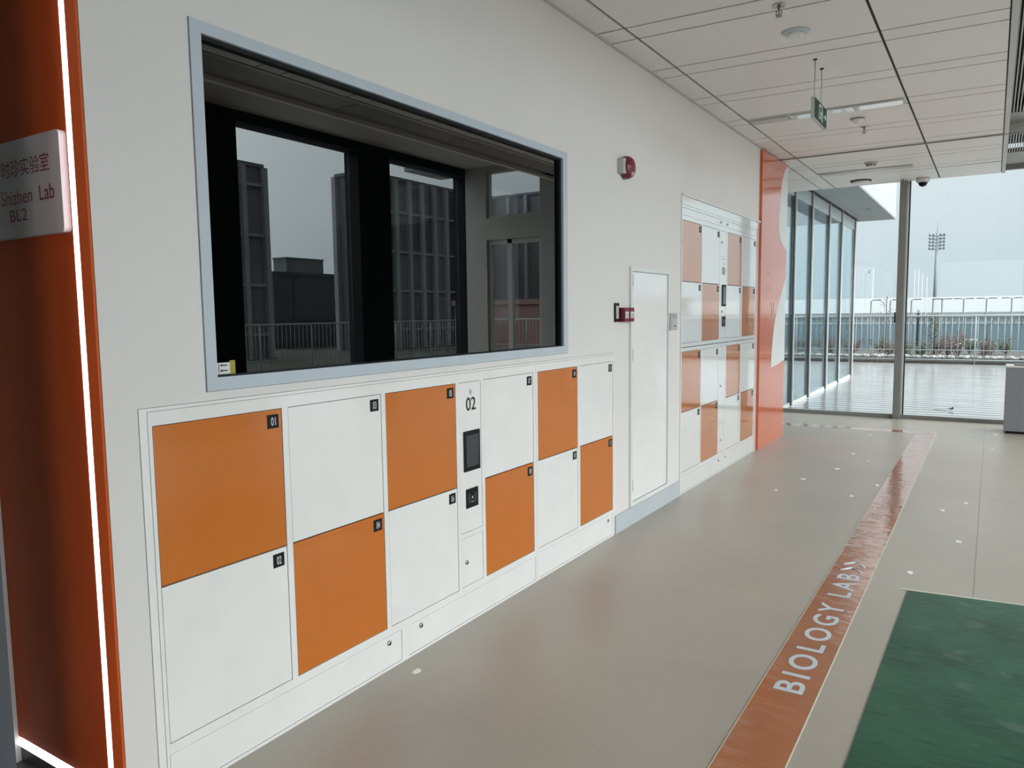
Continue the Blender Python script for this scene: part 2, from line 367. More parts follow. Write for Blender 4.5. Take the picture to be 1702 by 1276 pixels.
# corridor ceiling: metal panels with narrow joints, paired joints crossing the corridor
b = MB()
xs = [-6.0, -4.7, -3.4, -2.1, -0.8, 0.0, 0.192, 1.508, 2.206]
yc = [4.62+0.893*k for k in range(-14, 8)]
ys = [-8.0]
for k, c in zip(range(-14, 8), yc):
    ys += [c-0.105, c+0.105]
ys.append(FY)
def sk(co): return Vector((co.x, co.y+(0.045*(co.x-1.2) if co.y < 9.2 else 0.03*(1.0-co.x)), co.z))
g = 0.009
for i in range(len(xs)-1):
    for j in range(len(ys)-1):
        y0, y1 = ys[j], ys[j+1]
        if xs[i+1] <= 0.0 and y1 < 9.7: continue
        if xs[i+1] <= 0.0 and y0 < 9.68: y0 = 9.68
        b.box(xs[i]+g, xs[i+1]-g, y0+g, y1-g, H, H+0.011, ceil_m, fn=(sk if 0 < j < len(ys)-2 else None))
b.box(-6.0, 2.206, 9.67, FY, H+0.012, H+0.06, dark_gap); b.box(0.0, 2.206, -8, 9.67, H+0.012, H+0.06, dark_gap)
b.box(2.206, 2.245, -8, FY, H-0.006, H+0.10, ltgrey_m)
struct(b.build('ceiling'))
b = MB().box(0.0, 0.012, PY, 8.46, H-0.012, H, ltgrey_m)
struct(b.build('trim_1'))
# grille zone beside it, fascia, and the raised ceiling of the hall
b = MB().box(2.245, 2.85, 8.75, 9.24, H+0.09, H+0.14, grey_m); b.box(2.245, 2.85, 10.95, FY, H+0.09, H+0.14, grey_m)
b.box(2.245, 2.85, -8, 5.0, H+0.09, H+0.14, grey_m); b.box(2.78, 2.85, 5.0, 10.95, H+0.09, H+0.14, grey_m)
b.box(2.245, 2.85, 4.9, 11.0, H+0.20, H+0.22, dark_gap)
b.box(2.85, 2.90, -8, FY, H+0.05, RH, ceil_m)
struct(b.build('ceiling_bulkhead'))
struct(MB().box(2.85, RX+0.2, -8.1, FY+0.1, RH, RH+0.15, cladd_m).build('ceiling_raised'))
struct(MB().box(-6.2, 2.85, -8.2, FY+0.1, H+1.2, H+1.3, dark_gap).build('ceiling_slab'))
b = MB().box(0.015, 2.85, 9.255, 9.285, H-0.012, H-0.001, grey_m)
b.box(2.245, 2.85, 9.24, 9.34, H+0.0, H+0.10, ltgrey_m)
struct(b.build('trim_2'))

# ------------------------------------------------------------------ lab window
w = bpy.data.objects.new('window_1', None); COL.objects.link(w); w.location = (0, 2.8, 1.304)
struct(w, 'wide dark tinted lab window in a pale grey frame above the white and orange lockers', 'window')
MB().holes(-0.12, 0.006, 1.55, 4.063, 1.306, 2.495, [(1.591, 4.010, 1.350, 2.456)], frame_m).build('frame', w)
MB().box(-0.035, -0.025, 1.592, 4.009, 1.351, 2.455, lab_g).build('pane', w)
MB().holes(-0.0245, -0.008, 1.592, 4.009, 1.351, 2.455, [(1.597, 3.99, 1.355, 2.443)], black_m).build('gasket', w)
t = thing('packing_label', (-0.023, 1.63, 1.355), 'small white packing label with two black arrows low in the dark window corner', 'label')
b = MB().box(-0.0245, -0.0225, 1.607, 1.662, 1.357, 1.396, white_m)
for zz in (1.387, 1.369):
    b.box(-0.0225, -0.022, 1.630, 1.652, zz-0.002, zz+0.002, ink_m)
    b.prism([(1.621, zz), (1.631, zz-0.005), (1.631, zz+0.005)], 'x', -0.0225, -0.022, ink_m)
b.box(-0.0225, -0.022, 1.616, 1.619, 1.362, 1.392, signred)
b.build('label_sheet', t)
tag(MB().box(-0.0245, -0.0231, 1.6625, 1.684, 1.353, 1.402, yellow_m).build('tape_piece'), 'short piece of yellow tape beside the arrow label in the window corner', 'tape')

# ------------------------------------------------------------------ lockers
def lock(y, z, parent, x=0.006, r=0.011):
    b = MB(); b.lathe([(r, 0), (r, 0.004), (r*0.8, 0.007), (0, 0.007)], (x, y, z), 'x', chrome_m, 20)
    b.box(x+0.0068, x+0.0075, y-r*0.5, y+r*0.25, z-r*0.6, z+r*0.45, black_m)
    b.build('key_lock', parent)
FX = 0.006        # how far the cabinet front stands off the wall line
GAP = 0.0025
def door(root, y0, y1, z0, z1, num, orange, gloss=False):
    m = (orange_t if orange else white_t) if gloss else (orange_l if orange else white_l)
    d = MB().box(-0.006, FX-0.001, y0+GAP, y1-GAP, z0+GAP, z1-GAP, m, bev=0.0015).build('door', root)
    plabel(d, ('orange' if orange else 'white') + ' locker door numbered ' + num)
    b = MB(); s = 0.050
    ty1, tz1 = y1-0.017, z1-0.019
    b.box(FX-0.001, FX+0.0008, ty1-s, ty1, tz1-s, tz1, black_m)
    b.text(num, (FX+0.0008, ty1-s*0.70, tz1-s*0.80), (0, 1, 0), (0, 0, 1), s*0.42, s*0.60, tagwhite, bold=0.012)
    b.build('number_plate', d)
    return d
def cabinet(name, label, y0, y1, z0, z1, cells, extra, depth=0.19, gloss=False):
    global PAINT
    PAINT = white_t if gloss else white_l
    root = thing(name, (0, (y0+y1)/2, z0), label, 'locker cabinet', 'built-in parcel lockers')
    hs = [(c[0], c[1], c[2], c[3]) for c in cells] + [(c[0], c[1], c[2], c[3]) for c in extra]
    MB().holes(-0.012, FX, y0, y1, z0, z1, hs, PAINT).build('face_frame', root)
    b = MB().box(-depth, -0.014, y0, y1, z0, z1, white_l); b.box(-0.014, -0.0125, y0+0.004, y1-0.004, z0+0.004, z1-0.004, gap_shade_m)  # thin dark sheet behind the doors stands in for shade in their gaps
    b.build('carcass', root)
    for (a, c, d, e_, num, o) in cells: door(root, a, c, d, e_, num, o, gloss)
    for x in extra: x[4](root, *x[:4])
    return root
def panel(name, locks=()):
    def f(root, y0, y1, z0, z1):
        p = MB().box(-0.006, FX-0.001, y0+0.002, y1-0.002, z0+0.002, z1-0.002, PAINT, bev=0.001).build(name, root)
        for (y, z) in locks: lock(y, z, p)
    return f
def emblem(b, y, z, r):
    for k in range(4):
        a = k*math.pi/2
        cy, cz = y+math.cos(a)*r*0.55, z+math.sin(a)*r*0.55
        b.prism([(cy+r*0.42*math.cos(q*math.pi/4), cz+r*0.42*math.sin(q*math.pi/4)) for q in range(8)], 'x', FX-0.001, FX-0.0003, inkgrey)
def control(num, scr, rd, txt, emb, locks=()):
    def f(root, y0, y1, z0, z1):
        b = MB().box(-0.006, FX-0.001, y0+0.002, y1-0.002, z0+0.002, z1-0.002, PAINT, bev=0.001)
        b.text(num, (FX-0.0005, txt[0], txt[2]), (0, 1, 0), (0, 0, 1), txt[1]-txt[0], txt[3]-txt[2], ink_m, bold=0.01)
        emblem(b, emb[0], emb[1], 0.016)
        p = b.build('control_panel', root)
        s = MB().box(FX-0.001, FX+0.008, scr[0], scr[1], scr[2], scr[3], black_m, bev=0.003)
        s.box(FX+0.008, FX+0.0085, scr[0]+0.014, scr[1]-0.014, scr[2]+0.022, scr[3]-0.022, screen_m)
        s.build('touch_screen', p)
        r = MB().box(FX-0.001, FX+0.004, rd[0], rd[1], rd[2], rd[3], black_m, bev=0.001)
        cy, cz = (rd[0]+rd[1])/2, (rd[2]+rd[3])/2
        r.box(FX+0.004, FX+0.0045, cy-0.004, cy+0.004, cz-0.004, cz+0.008, tagwhite)
        r.box(FX+0.004, FX+0.0043, cy-0.012, cy+0.012, cz-0.022, cz-0.016, grey_m)
        for rr in (0.018, 0.027, 0.036):
            for sgn in (-1, 1):
                pts = []
                for k in range(9):
                    a = math.radians(-50+100*k/8); pts.append((cy+sgn*rr*math.cos(a), cz+rr*math.sin(a)))
                for (p0, p1) in zip(pts, pts[1:]):
                    r.cyl((FX+0.004, *p0), (FX+0.004, *p1), 0.0007, grey_m, 5)
        r.build('card_reader', p)
        for (y, z) in locks: lock(y, z, p)
    return f
LB, LM, LT = 0.187, 0.705, 1.218
cells = []
def pair(y0, y1, n0, top_orange):
    return [(y0, y1, LM, LT, n0[0], top_orange), (y0, y1, LB, LM, n0[1], not top_orange)]
cells = pair(1.348, 1.853, ('01', '02'), True) + pair(1.880, 2.383, ('03', '04'), False) + pair(2.409, 2.910, ('05', '06'), True) + pair(3.149, 3.640, ('07', '08'), False)
cabinet('locker_cabinet', 'low locker cabinet under the dark window, with touch screen and doors 01 to 08', 1.335, 3.668, 0.0, 1.262, cells, [
    (2.935, 3.122, 0.463, 1.217, control('02', (2.966, 3.100, 0.771, 0.973), (2.980, 3.081, 0.584, 0.681), (2.994, 3.077, 1.073, 1.139), (3.034, 1.165))),
    (2.935, 3.122, 0.190, 0.438, panel('access_door', [(2.975, 0.313)])),
    (1.345, 2.475, 0.012, 0.152, panel('kick_panel', [(2.389, 0.121)])),
    (2.522, 3.650, 0.012, 0.152, panel('kick_panel', [(2.607, 0.122)]))])
cells = pair(3.690, 4.182, ('09', '10'), True) + pair(4.214, 4.704, ('11', '12'), False)
cabinet('locker_cabinet', 'narrow low locker cabinet with doors 09 to 12, nearest to the plain service door', 3.670, 4.715, 0.0, 1.262, cells, [
    (3.692, 4.702, 0.012, 0.163, panel('kick_panel', [(4.622, 0.127)]))])
b = MB().holes(-0.02, 0.004, 1.309, 4.738, 0.0, 1.274, [(1.334, 4.716, -1, 1.263)], white_l)
struct(b.build('trim_3'))
C = [(6.056, 6.545), (6.570, 7.063), (7.310, 7.790), (7.835, 8.330)]
up, lo = [], []
n = 1
for k, (y0, y1) in enumerate(C):
    o = k % 2 == 0
    up += [(y0, y1, 1.796, 2.299, '%02d' % (4*k+1), o), (y0, y1, 1.283, 1.796, '%02d' % (4*k+2), not o)]
    lo += [(y0, y1, 0.702, 1.212, '%02d' % (4*k+3), o), (y0, y1, 0.187, 0.702, '%02d' % (4*k+4), not o)]
cabinet('locker_cabinet', 'tall white and orange locker bank by the orange wall panel, upper cabinet with the screen', 6.045, 8.345, 1.250, 2.420, up, [
    (7.105, 7.276, 1.29, 2.040, control('01', (7.146, 7.257, 1.592, 1.796), (7.157, 7.257, 1.401, 1.496), (7.150, 7.235, 1.890, 1.962), (7.19, 1.99), [(7.146, 1.54)])),
    (7.105, 7.276, 2.060, 2.297, panel('access_door', [(7.130, 2.19)])),
    (6.060, 7.175, 2.337, 2.400, panel('top_panel', [(7.083, 2.369)])),
    (7.222, 8.330, 2.337, 2.400, panel('top_panel', [(7.290, 2.369)]))], gloss=True)
cabinet('locker_cabinet', 'tall white and orange locker bank by the orange wall panel, lower cabinet on the floor', 6.045, 8.345, 0.0, 1.244, lo, [
    (7.105, 7.276, 0.475, 1.210, panel('service_panel', [(7.140, 0.834)])),
    (7.105, 7.276, 0.190, 0.455, panel('access_door', [(7.151, 0.308)])),
    (6.060, 7.193, 0.012, 0.152, panel('kick_panel', [(7.093, 0.118)])),
    (7.222, 8.330, 0.012, 0.152, panel('kick_panel', [(7.315, 0.117)]))], gloss=True)
b = MB().box(-0.02, 0.008, 6.032, 8.458, 2.421, 2.492, white_t, bev=0.001)
b.box(-0.02, 0.022, 6.032, 8.458, 2.492, 2.509, white_m, bev=0.002)
b.box(-0.02, 0.010, 6.032, 6.044, 0, 2.421, white_l); b.box(-0.02, 0.004, 8.346, 8.458, 0, 2.420, white_t)
struct(b.build('trim_4'))

# ------------------------------------------------------------------ service door
d1 = bpy.data.objects.new('door_1', None); COL.objects.link(d1); d1.location = (0, 5.36, 0.135)
struct(d1, 'narrow white flush service door between the two locker banks', 'door')
MB().holes(-0.1, 0.016, 4.988, 5.739, 0.136, 1.869, [(5.020, 5.722, 0.168, 1.838)], white_m).build('door_frame', d1)
MB().box(-0.05, 0.006, 5.023, 5.719, 0.171, 1.835, white_l, bev=0.0015).build('door_leaf', d1)
for z in (0.25, 1.20, 1.73):
    MB().cyl((0.010, 5.027, z), (0.010, 5.027, z+0.085), 0.0055, black_m, 10).build('hinge', d1)
b = MB().box(0.0, 0.013, 4.742, 6.029, 0.0, 0.13, skirt_m, bev=0.002)
struct(b.build('baseboard_left'))
struct(MB().box(0.0, 0.012, 1.212, 1.305, 0.0, 0.10, skirt_m).build('baseboard_corner'))

# ------------------------------------------------------------------ wall devices
t = thing('fire_alarm_sounder', (0, 4.86, 2.45), 'red domed fire alarm sounder with a pale grey junction box, high on the wall', 'alarm')
MB().box(0.0, 0.045, 4.790, 4.874, 2.485, 2.583, ltgrey_m, bev=0.004).build('junction_box', t)
b = MB(); b.lathe([(0.078, 0), (0.078, 0.016), (0.072, 0.036), (0.056, 0.054), (0.03, 0.063), (0, 0.065)], (0.012, 4.895, 2.535), 'x', red_m, 28)
b.build('dome', t)
MB().box(0.0, 0.012, 4.876, 4.97, 2.47, 2.60, red_m).build('base_plate', t)
plabel(MB().lathe([(0.024, 0), (0.022, 0.012), (0, 0.018)], (0.058, 4.895, 2.490), 'x', pinkm, 16).build('lens', t), 'pale pink clear lens')
t = thing('access_reader', (0, 4.768, 1.48), 'slim black access reader with a pale screen, left of the red call points', 'card reader')
MB().box(0.0, 0.010, 4.733, 4.803, 1.483, 1.612, black_m, bev=0.003).build('housing', t)
MB().box(0.010, 0.0108, 4.748, 4.790, 1.505, 1.592, ltgrey_m).build('screen', t)
for y0, y1, lab in ((4.812, 4.888, 'red manual call point on the wall nearer the low lockers'), (4.900, 4.976, 'red manual call point on the wall nearer the service door')):
    t = thing('manual_call_point', (0, (y0+y1)/2, 1.483), lab, 'fire call point', 'red call points')
    MB().box(0.0, 0.046, y0, y1, 1.483, 1.580, red_m, bev=0.003).build('housing', t)
    b = MB().box(0.046, 0.0475, y0+0.012, y1-0.012, 1.508, 1.552, white_m)
    b.prism([(y0+0.024, 1.528), (y1-0.024, 1.528), ((y0+y1)/2, 1.540)], 'x', 0.0475, 0.048, ink_m)
    b.box(0.0475, 0.048, y0+0.024, y1-0.024, 1.516, 1.521, ink_m)
    b.build('press_plate', t)
t = thing('intercom_panel', (0, 5.84, 1.40), 'small silver switch panel with a handset on the wall right of the service door', 'wall panel')
MB().box(0.0, 0.020, 5.764, 5.915, 1.400, 1.535, silver_m, bev=0.003).build('housing', t)
b = MB().box(0.020, 0.022, 5.79, 5.893, 1.415, 1.49, ltgrey_m, bev=0.001); b.box(0.020, 0.0215, 5.79, 5.893, 1.498, 1.503, grey_m); b.box(0.020, 0.0215, 5.80, 5.88, 1.512, 1.520, grey_m)
b.build('face_plate', t)
MB().lathe([(0.007, 0), (0.006, 0.006), (0, 0.007)], (0.022, 5.845, 1.432), 'x', ink_m, 14).build('button', t)

# ------------------------------------------------------------------ orange portal reveal at the left
t = thing('portal_panel', (-0.33, 1.2, 0), 'dark orange entrance reveal at the far left, edged with a glowing white light strip', 'wall panel')
MB().box(-0.644, -0.062, 1.19, 1.203, 0.10, 2.75, orange_s).build('reveal_board', t)
MB().prism([(-0.032, 1.184), (-0.0005, 1.196), (-0.0005, 1.203), (-0.032, 1.203)], 'z', 0.0, 2.75, orange_s).build('edge_band', t)
MB().box(-0.061, -0.033, 1.184, 1.203, 0.0, 2.75, led_m).build('light_strip', t)
MB().box(-0.644, -0.062, 1.183, 1.203, 0.072, 0.085, led_m).build('light_strip', t)
plabel(MB().box(-0.644, -0.062, 1.195, 1.203, 0.007, 0.070, darkfl_m).build('plinth', t), 'dark grey plinth')
# opposite reveal, unseen, added with light strips to brighten the recess wall
t = thing('portal_panel', (-0.33, -0.54, 0), 'unseen matching orange reveal, added with light strips to brighten the entrance recess', 'wall panel'); t['kind'] = 'structure'
MB().box(-0.644, -0.072, -0.545, -0.532, 0.10, 2.75, orange_s).build('reveal_board', t)
MB().box(-0.071, -0.041, -0.545, -0.526, 0.0, 2.75, led_m).build('light_strip', t)
MB().box(-0.644, -0.072, -0.545, -0.525, 0.072, 0.085, led_m).build('light_strip', t)
t = thing('recess_fill_lamp', (-0.40, 0.45, 2.73), 'small round fill lamp, added unseen to brighten the lab entrance recess', 'ceiling light'); t['kind'] = 'structure'  # lamp added out of view to light the recess wall
MB().lathe([(0.075, 0), (0.075, 0.012), (0.055, 0.014)], (-0.40, 0.45, 2.75), '-z', white_m, 24).build('ring', t)
MB().lathe([(0, 0.015), (0.054, 0.015), (0.054, 0.018), (0, 0.018)], (-0.40, 0.45, 2.75), '-z', mat('fill_lamp_glow', (1, 1, 1), 0.5, emit=((1.0, 0.90, 0.90), 60.0)), 20).build('lamp', t)
t = thing('room_sign', (-0.32, 1.18, 1.80), 'grey white room sign with dark red lettering on the orange reveal', 'sign')
b = MB()
x0, x1, z0, z1, r = -0.555, -0.076, 1.800, 2.088, 0.014
pts = []
for cx, cz, a in ((x1-r, z1-r, 0), (x0+r, z1-r, 90), (x0+r, z0+r, 180), (x1-r, z0+r, 270)):
    pts += [(cx+r*math.cos(math.radians(a+q*22.5)), cz+r*math.sin(math.radians(a+q*22.5))) for q in range(5)]
v0 = len(b.bm.verts)
i = b.mi(sign_m)
A = [b.bm.verts.new((p[0], 1.189, p[1])) for p in pts]; Bv = [b.bm.verts.new((p[0], 1.168, p[1])) for p in pts]
fs = [b.bm.faces.new(Bv), b.bm.faces.new(A[::-1])]+[b.bm.faces.new((A[k], A[(k+1) % len(A)], Bv[(k+1) % len(A)], Bv[k])) for k in range(len(A))]
bmesh.ops.recalc_face_normals(b.bm, faces=fs)
SY = 1.168
b.text('\u674e\u65f6\u73cd\u5b9e\u9a8c\u5ba4', (-0.478, SY, 1.980), (1, 0, 0), (0, 0, 1), 0.342, 0.052, signred, thick=0.0006)
b.text('Li  Shizhen  Lab', (-0.510, SY, 1.899), (1, 0, 0), (0, 0, 1), 0.392, 0.044, signred, thick=0.0006)
b.text('BL2', (-0.385, SY, 1.848), (1, 0, 0), (0, 0, 1), 0.105, 0.036, signred, thick=0.0006)
b.build('sign_plate', t)

# ------------------------------------------------------------------ orange wall panel at the corridor corner
t = thing('corner_wall_panel', (0.015, 9.05, 0), 'tall glossy orange wall panel with white curves at the corridor corner beyond the lockers', 'wall panel')
MB().box(0.0, 0.03, 8.462, 9.64, 0.0, 3.268, orange_p).build('board', t)
def smooth(pts, n=6):
    out = []
    for k in range(len(pts)-1):
        p0, p1, p2, p3 = pts[max(k-1, 0)], pts[k], pts[k+1], pts[min(k+2, len(pts)-1)]
        for j in range(n):
            u = j/n
            out.append(tuple(0.5*((2*p1[i])+(-p0[i]+p2[i])*u+(2*p0[i]-5*p1[i]+4*p2[i]-p3[i])*u*u+(-p0[i]+3*p1[i]-3*p2[i]+p3[i])*u**3) for i in (0, 1)))
    out.append(pts[-1]); return out
c = smooth([(9.60, 3.26), (9.46, 3.18), (9.36, 3.06), (9.29, 2.92), (9.25, 2.76), (9.24, 2.60), (9.27, 2.44), (9.40, 2.33), (9.64, 2.27)]) + [(9.64, 3.26)]
MB().prism(c, 'x', 0.03, 0.0312, white_m).build('white_curve', t)
c = smooth([(9.64, 1.95), (9.46, 1.80), (9.26, 1.60), (9.10, 1.36), (9.01, 1.08), (8.985, 0.885)]) + [(9.30, 0.905), (9.64, 0.935)]
MB().prism(c, 'x', 0.03, 0.0312, white_m).build('white_curve', t)
b = MB()
for (p, q) in (((8.93, 1.64), (9.00, 1.47)), ((9.06, 1.64), (9.03, 1.47)), ((8.95, 1.47), (9.06, 1.465)), ((8.78, 1.97), (8.93, 1.955)), ((8.82, 1.80), (8.97, 1.79))):
    b.cyl((0.0305, *p), (0.0305, *q), 0.006, wgroove, 6)
b.build('white_marking', t)

# ------------------------------------------------------------------ ceiling fittings
def strip_light(label, y0, y1, segs):
    t = thing('strip_light', (0.85, (y0+y1)/2, H-0.015), label, 'ceiling light', 'strip lights in the ceiling')
    x0, x1 = segs[0][0], segs[-1][1]
    MB().box(x0-0.008, x1+0.008, y0, y1, H-0.008, H-0.0005, ltgrey_m).build('frame', t)
    for (a, c_, m) in segs:
        MB().box(a+0.005, c_-0.005, y0+0.02, y1-0.02, H-0.014, H-0.008, m, bev=0.002).build('diffuser' if m is gloss_m else 'blank_plate', t)
gloss_m = mat('glossy_diffuser', (0.78, 0.78, 0.80), 0.08, coat=0.5)
strip_light('long recessed strip light behind the hanging exit sign', 7.20, 7.39, [(0.22, 0.56, ltgrey_m), (0.57, 0.83, gloss_m), (0.84, 1.10, gloss_m), (1.11, 1.48, gloss_m)])
strip_light('long recessed strip light nearest to the far glass wall', 10.50, 10.68, [(0.20, 0.42, ltgrey_m), (0.43, 0.70, gloss_m), (0.71, 1.05, gloss_m), (1.06, 1.28, ltgrey_m)])
def sprinkler(x, y, label):
    t = thing('sprinkler', (x, y, H-0.07), label, 'sprinkler', 'ceiling sprinklers')
    MB().lathe([(0.0, 0), (0.037, 0), (0.035, 0.006), (0.014, 0.010), (0.0, 0.010)], (x, y, H-0.0005), '-z', chrome_m, 20).build('escutcheon', t)
    b = MB().lathe([(0.009, 0.010), (0.009, 0.030), (0.004, 0.033), (0.004, 0.055)], (x, y, H), '-z', grey_m, 12)
    b.tube([(x-0.010, y, H-0.028), (x-0.017, y, H-0.045), (x-0.006, y, H-0.062)], 0.003, grey_m, 6)
    b.tube([(x+0.010, y, H-0.028), (x+0.017, y, H-0.045), (x+0.006, y, H-0.062)], 0.003, grey_m, 6)
    b.build('frame_arms', t)
    MB().lathe([(0, 0.060), (0.018, 0.061), (0.018, 0.064), (0, 0.064)], (x, y, H), '-z', grey_m, 16).build('deflector', t)
sprinkler(1.077, 4.64, 'pendent sprinkler head nearest to the camera, at the top of the picture')
sprinkler(1.070, 8.10, 'pendent sprinkler head just beyond the exit sign and strip light')
sprinkler(1.087, 11.66, 'pendent sprinkler head at the ceiling edge beside the black dome camera')
t = thing('smoke_detector', (1.066, 5.13, H-0.03), 'flat pale detector disc on the ceiling, nearest to the camera', 'detector', 'ceiling detectors')
MB().lathe([(0, 0), (0.085, 0), (0.083, 0.008), (0.06, 0.012), (0, 0.012)], (1.066, 5.13, H), '-z', frame_m, 32).build('base', t)
MB().lathe([(0, 0.012), (0.05, 0.012), (0.046, 0.026), (0.02, 0.03), (0, 0.03)], (1.066, 5.13, H), '-z', white_m, 28).build('sensor_cap', t)
t = thing('smoke_detector', (1.062, 7.72, H-0.05), 'small pale cone-shaped detector just beyond the strip light behind the exit sign', 'detector', 'ceiling detectors')
MB().lathe([(0, 0), (0.062, 0), (0.060, 0.010), (0, 0.010)], (1.062, 7.72, H), '-z', grey_m, 28).build('base', t)
MB().lathe([(0.055, 0.010), (0.047, 0.028), (0.022, 0.05), (0, 0.052)], (1.062, 7.72, H), '-z', ceil_m, 28).build('sensor_cap', t)
t = thing('smoke_detector', (0.882, 10.10, H-0.05), 'pale detector with dark slots just in front of the far strip light', 'detector', 'ceiling detectors')
MB().lathe([(0, 0), (0.075, 0), (0.073, 0.014), (0, 0.014)], (0.882, 10.10, H), '-z', ltgrey_m, 28).build('base', t)
b = MB().lathe([(0.05, 0.014), (0.046, 0.045), (0.03, 0.055), (0, 0.055)], (0.882, 10.10, H), '-z', white_m, 24)
for k in range(10):
    a = 2*math.pi*k/10; b.box(0.882+0.046*math.cos(a)-0.008, 0.882+0.046*math.cos(a)+0.008, 10.10+0.046*math.sin(a)-0.008, 10.10+0.046*math.sin(a)+0.008, H-0.040, H-0.028, black_m)
b.build('sensor_cap', t)
t = thing('ceiling_speaker', (0.593, 11.42, H-0.03), 'round ceiling speaker with a dark rim near the top of the far glass', 'speaker')
MB().lathe([(0, 0), (0.135, 0), (0.13, 0.014), (0, 0.014)], (0.593, 11.42, H), '-z', dark_gap, 36).build('rim', t)
MB().lathe([(0.112, 0.014), (0.10, 0.028), (0.05, 0.034), (0, 0.034)], (0.593, 11.42, H), '-z', ceil_m, 36).build('grille', t)
t = thing('dome_camera', (1.32, 11.70, H-0.12), 'white dome security camera with a black lens bubble at the ceiling edge', 'security camera')
MB().lathe([(0, 0), (0.085, 0), (0.085, 0.035), (0.072, 0.06), (0, 0.06)], (1.32, 11.70, H), '-z', white_m, 28).build('housing', t)
plabel(MB().lathe([(0.055, 0.058), (0.053, 0.080), (0.04, 0.102), (0.02, 0.113), (0, 0.116)], (1.32, 11.70, H), '-z', black_m, 28).build('lens_bubble', t), 'black lens bubble')
# hanging exit sign
t = thing('exit_sign', (1.065, 5.90, 2.88), 'small dark green hanging exit sign with a running figure, door and arrow', 'exit sign')
b = MB().box(1.056, 1.080, 5.685, 6.12, 2.878, 3.022, ltgrey_m, bev=0.003); b.build('housing', t)
b = MB().box(1.080, 1.0835, 5.690, 6.115, 2.883, 3.017, exit_m)
X = 1.0835
def pl(y0, y1, z0, z1): b.box(X, X+0.0006, y0, y1, z0, z1, exitw)
pl(5.83, 5.845, 2.895, 3.005); pl(5.83, 5.965, 2.992, 3.005); pl(5.950, 5.965, 2.895, 3.005)      # door outline
b.lathe([(0.011, 0), (0, 0.0006)], (X, 5.905, 2.972), 'x', exitw, 14)
for p, q in (((5.900, 2.960), (5.890, 2.930)), ((5.890, 2.930), (5.920, 2.915)), ((5.920, 2.915), (5.918, 2.895)), ((5.890, 2.930), (5.868, 2.905)), ((5.900, 2.955), (5.930, 2.945)), ((5.897, 2.952), (5.870, 2.945))):
    b.cyl((X, *p), (X, *q), 0.0042, exitw, 6)
pl(6.000, 6.070, 2.946, 2.954)
b.prism([(6.055, 2.925), (6.095, 2.950), (6.055, 2.975)], 'x', X, X+0.0006, exitw)
b.build('sign_face', t)
for y in (5.755, 6.000):
    b = MB().cyl((1.064, y, 3.022), (1.064, y, H-0.006), 0.003, steel_m, 8); b.lathe([(0, 0), (0.014, 0), (0.014, 0.006), (0, 0.006)], (1.064, y, H-0.0005), '-z', black_m, 14)
    b.lathe([(0.006, 0), (0.006, 0.02), (0, 0.02)], (1.064, y, 3.022), 'z', ltgrey_m, 10)
    b.build('hanging_rod', t)
# linear grilles beside the corridor ceiling
for (y0, y1, lab) in ((5.0, 8.75, 'long dark linear air grille right of the ceiling edge, before the joint'), (9.34, 10.95, 'short dark linear air grille right of the ceiling edge, beyond the joint')):
    t = thing('air_grille', (2.5, (y0+y1)/2, H+0.09), lab, 'air vent', 'linear air grilles')
    b = MB().box(2.246, 2.256, y0, y1, H+0.085, H+0.13, grey_m); b.box(2.77, 2.78, y0, y1, H+0.085, H+0.13, grey_m)
    b.box(2.256, 2.77, y0, y0+0.012, H+0.085, H+0.13, grey_m); b.box(2.256, 2.77, y1-0.012, y1, H+0.085, H+0.13, grey_m)
    b.build('frame', t)
    for k in range(20):
        x = 2.268+k*0.0255
        MB().box(x, x+0.009, y0+0.012, y1-0.012, H+0.088, H+0.125, ltgrey_m).build('slat', t)

# ------------------------------------------------------------------ floor markings and inlays
t = thing('floor_guide_strip', (1.53, 6, 0), 'long orange floor strip lettered BIOLOGY LAB that turns left before the glass wall', 'floor marking')
b = MB().box(1.424, 1.644, -1.0, 10.50, 0.0, 0.0025, strip_m); b.box(-2.5, 1.644, 10.50, 10.74, 0.0, 0.0025, strip_m)
b.build('vinyl_band', t)
b = MB().box(1.4215, 1.424, -1.0, 10.50, 0.0, 0.003, line_m); b.box(1.644, 1.6475, -1.0, 10.74, 0.0, 0.003, line_m)
b.box(-2.5, 1.416, 10.492, 10.50, 0.0, 0.003, line_m); b.box(-2.5, 1.652, 10.74, 10.748, 0.0, 0.003, line_m)
b.build('edge_line', t)
b = MB()
b.text('BIOLOGY LAB', (1.593, 3.075, 0.0026), (0, 1, 0), (-1, 0, 0), 1.61, 0.118, tagwhite, bold=0.018, space=1.32)
for k in (0, 1):
    y = 4.735+k*0.115
    b.cyl((1.470, y, 0.003), (1.530, y+0.075, 0.003), 0.0065, tagwhite, 6); b.cyl((1.530, y+0.075, 0.003), (1.590, y, 0.003), 0.0065, tagwhite, 6)
b.text('生物实验室', (1.585, 6.05, 0.0026), (0, 1, 0), (-1, 0, 0), 1.5, 0.12, mat('worn_pale_lettering', (0.46, 0.26, 0.20), 0.15), bold=0.0)
b.text('BIOLOGY LAB', (0.35, 10.695, 0.0026), (-1, 0, 0), (0, -1, 0), 1.2, 0.12, tagwhite)
plabel(b.build('lettering', t), 'pale floor lettering')
b = MB().prism([(1.80, -2.0), (3.6, -2.0), (3.6, 4.72), (2.346, 4.622), (1.843, 4.566), (1.815, 2.65)], 'z', 0.0, 0.004, green_m)
gm = thing('floor_mat', (2.4, 2, 0), 'large scuffed dark green floor inlay at the lower right corner', 'floor mat')
b.build('vinyl_sheet', gm)
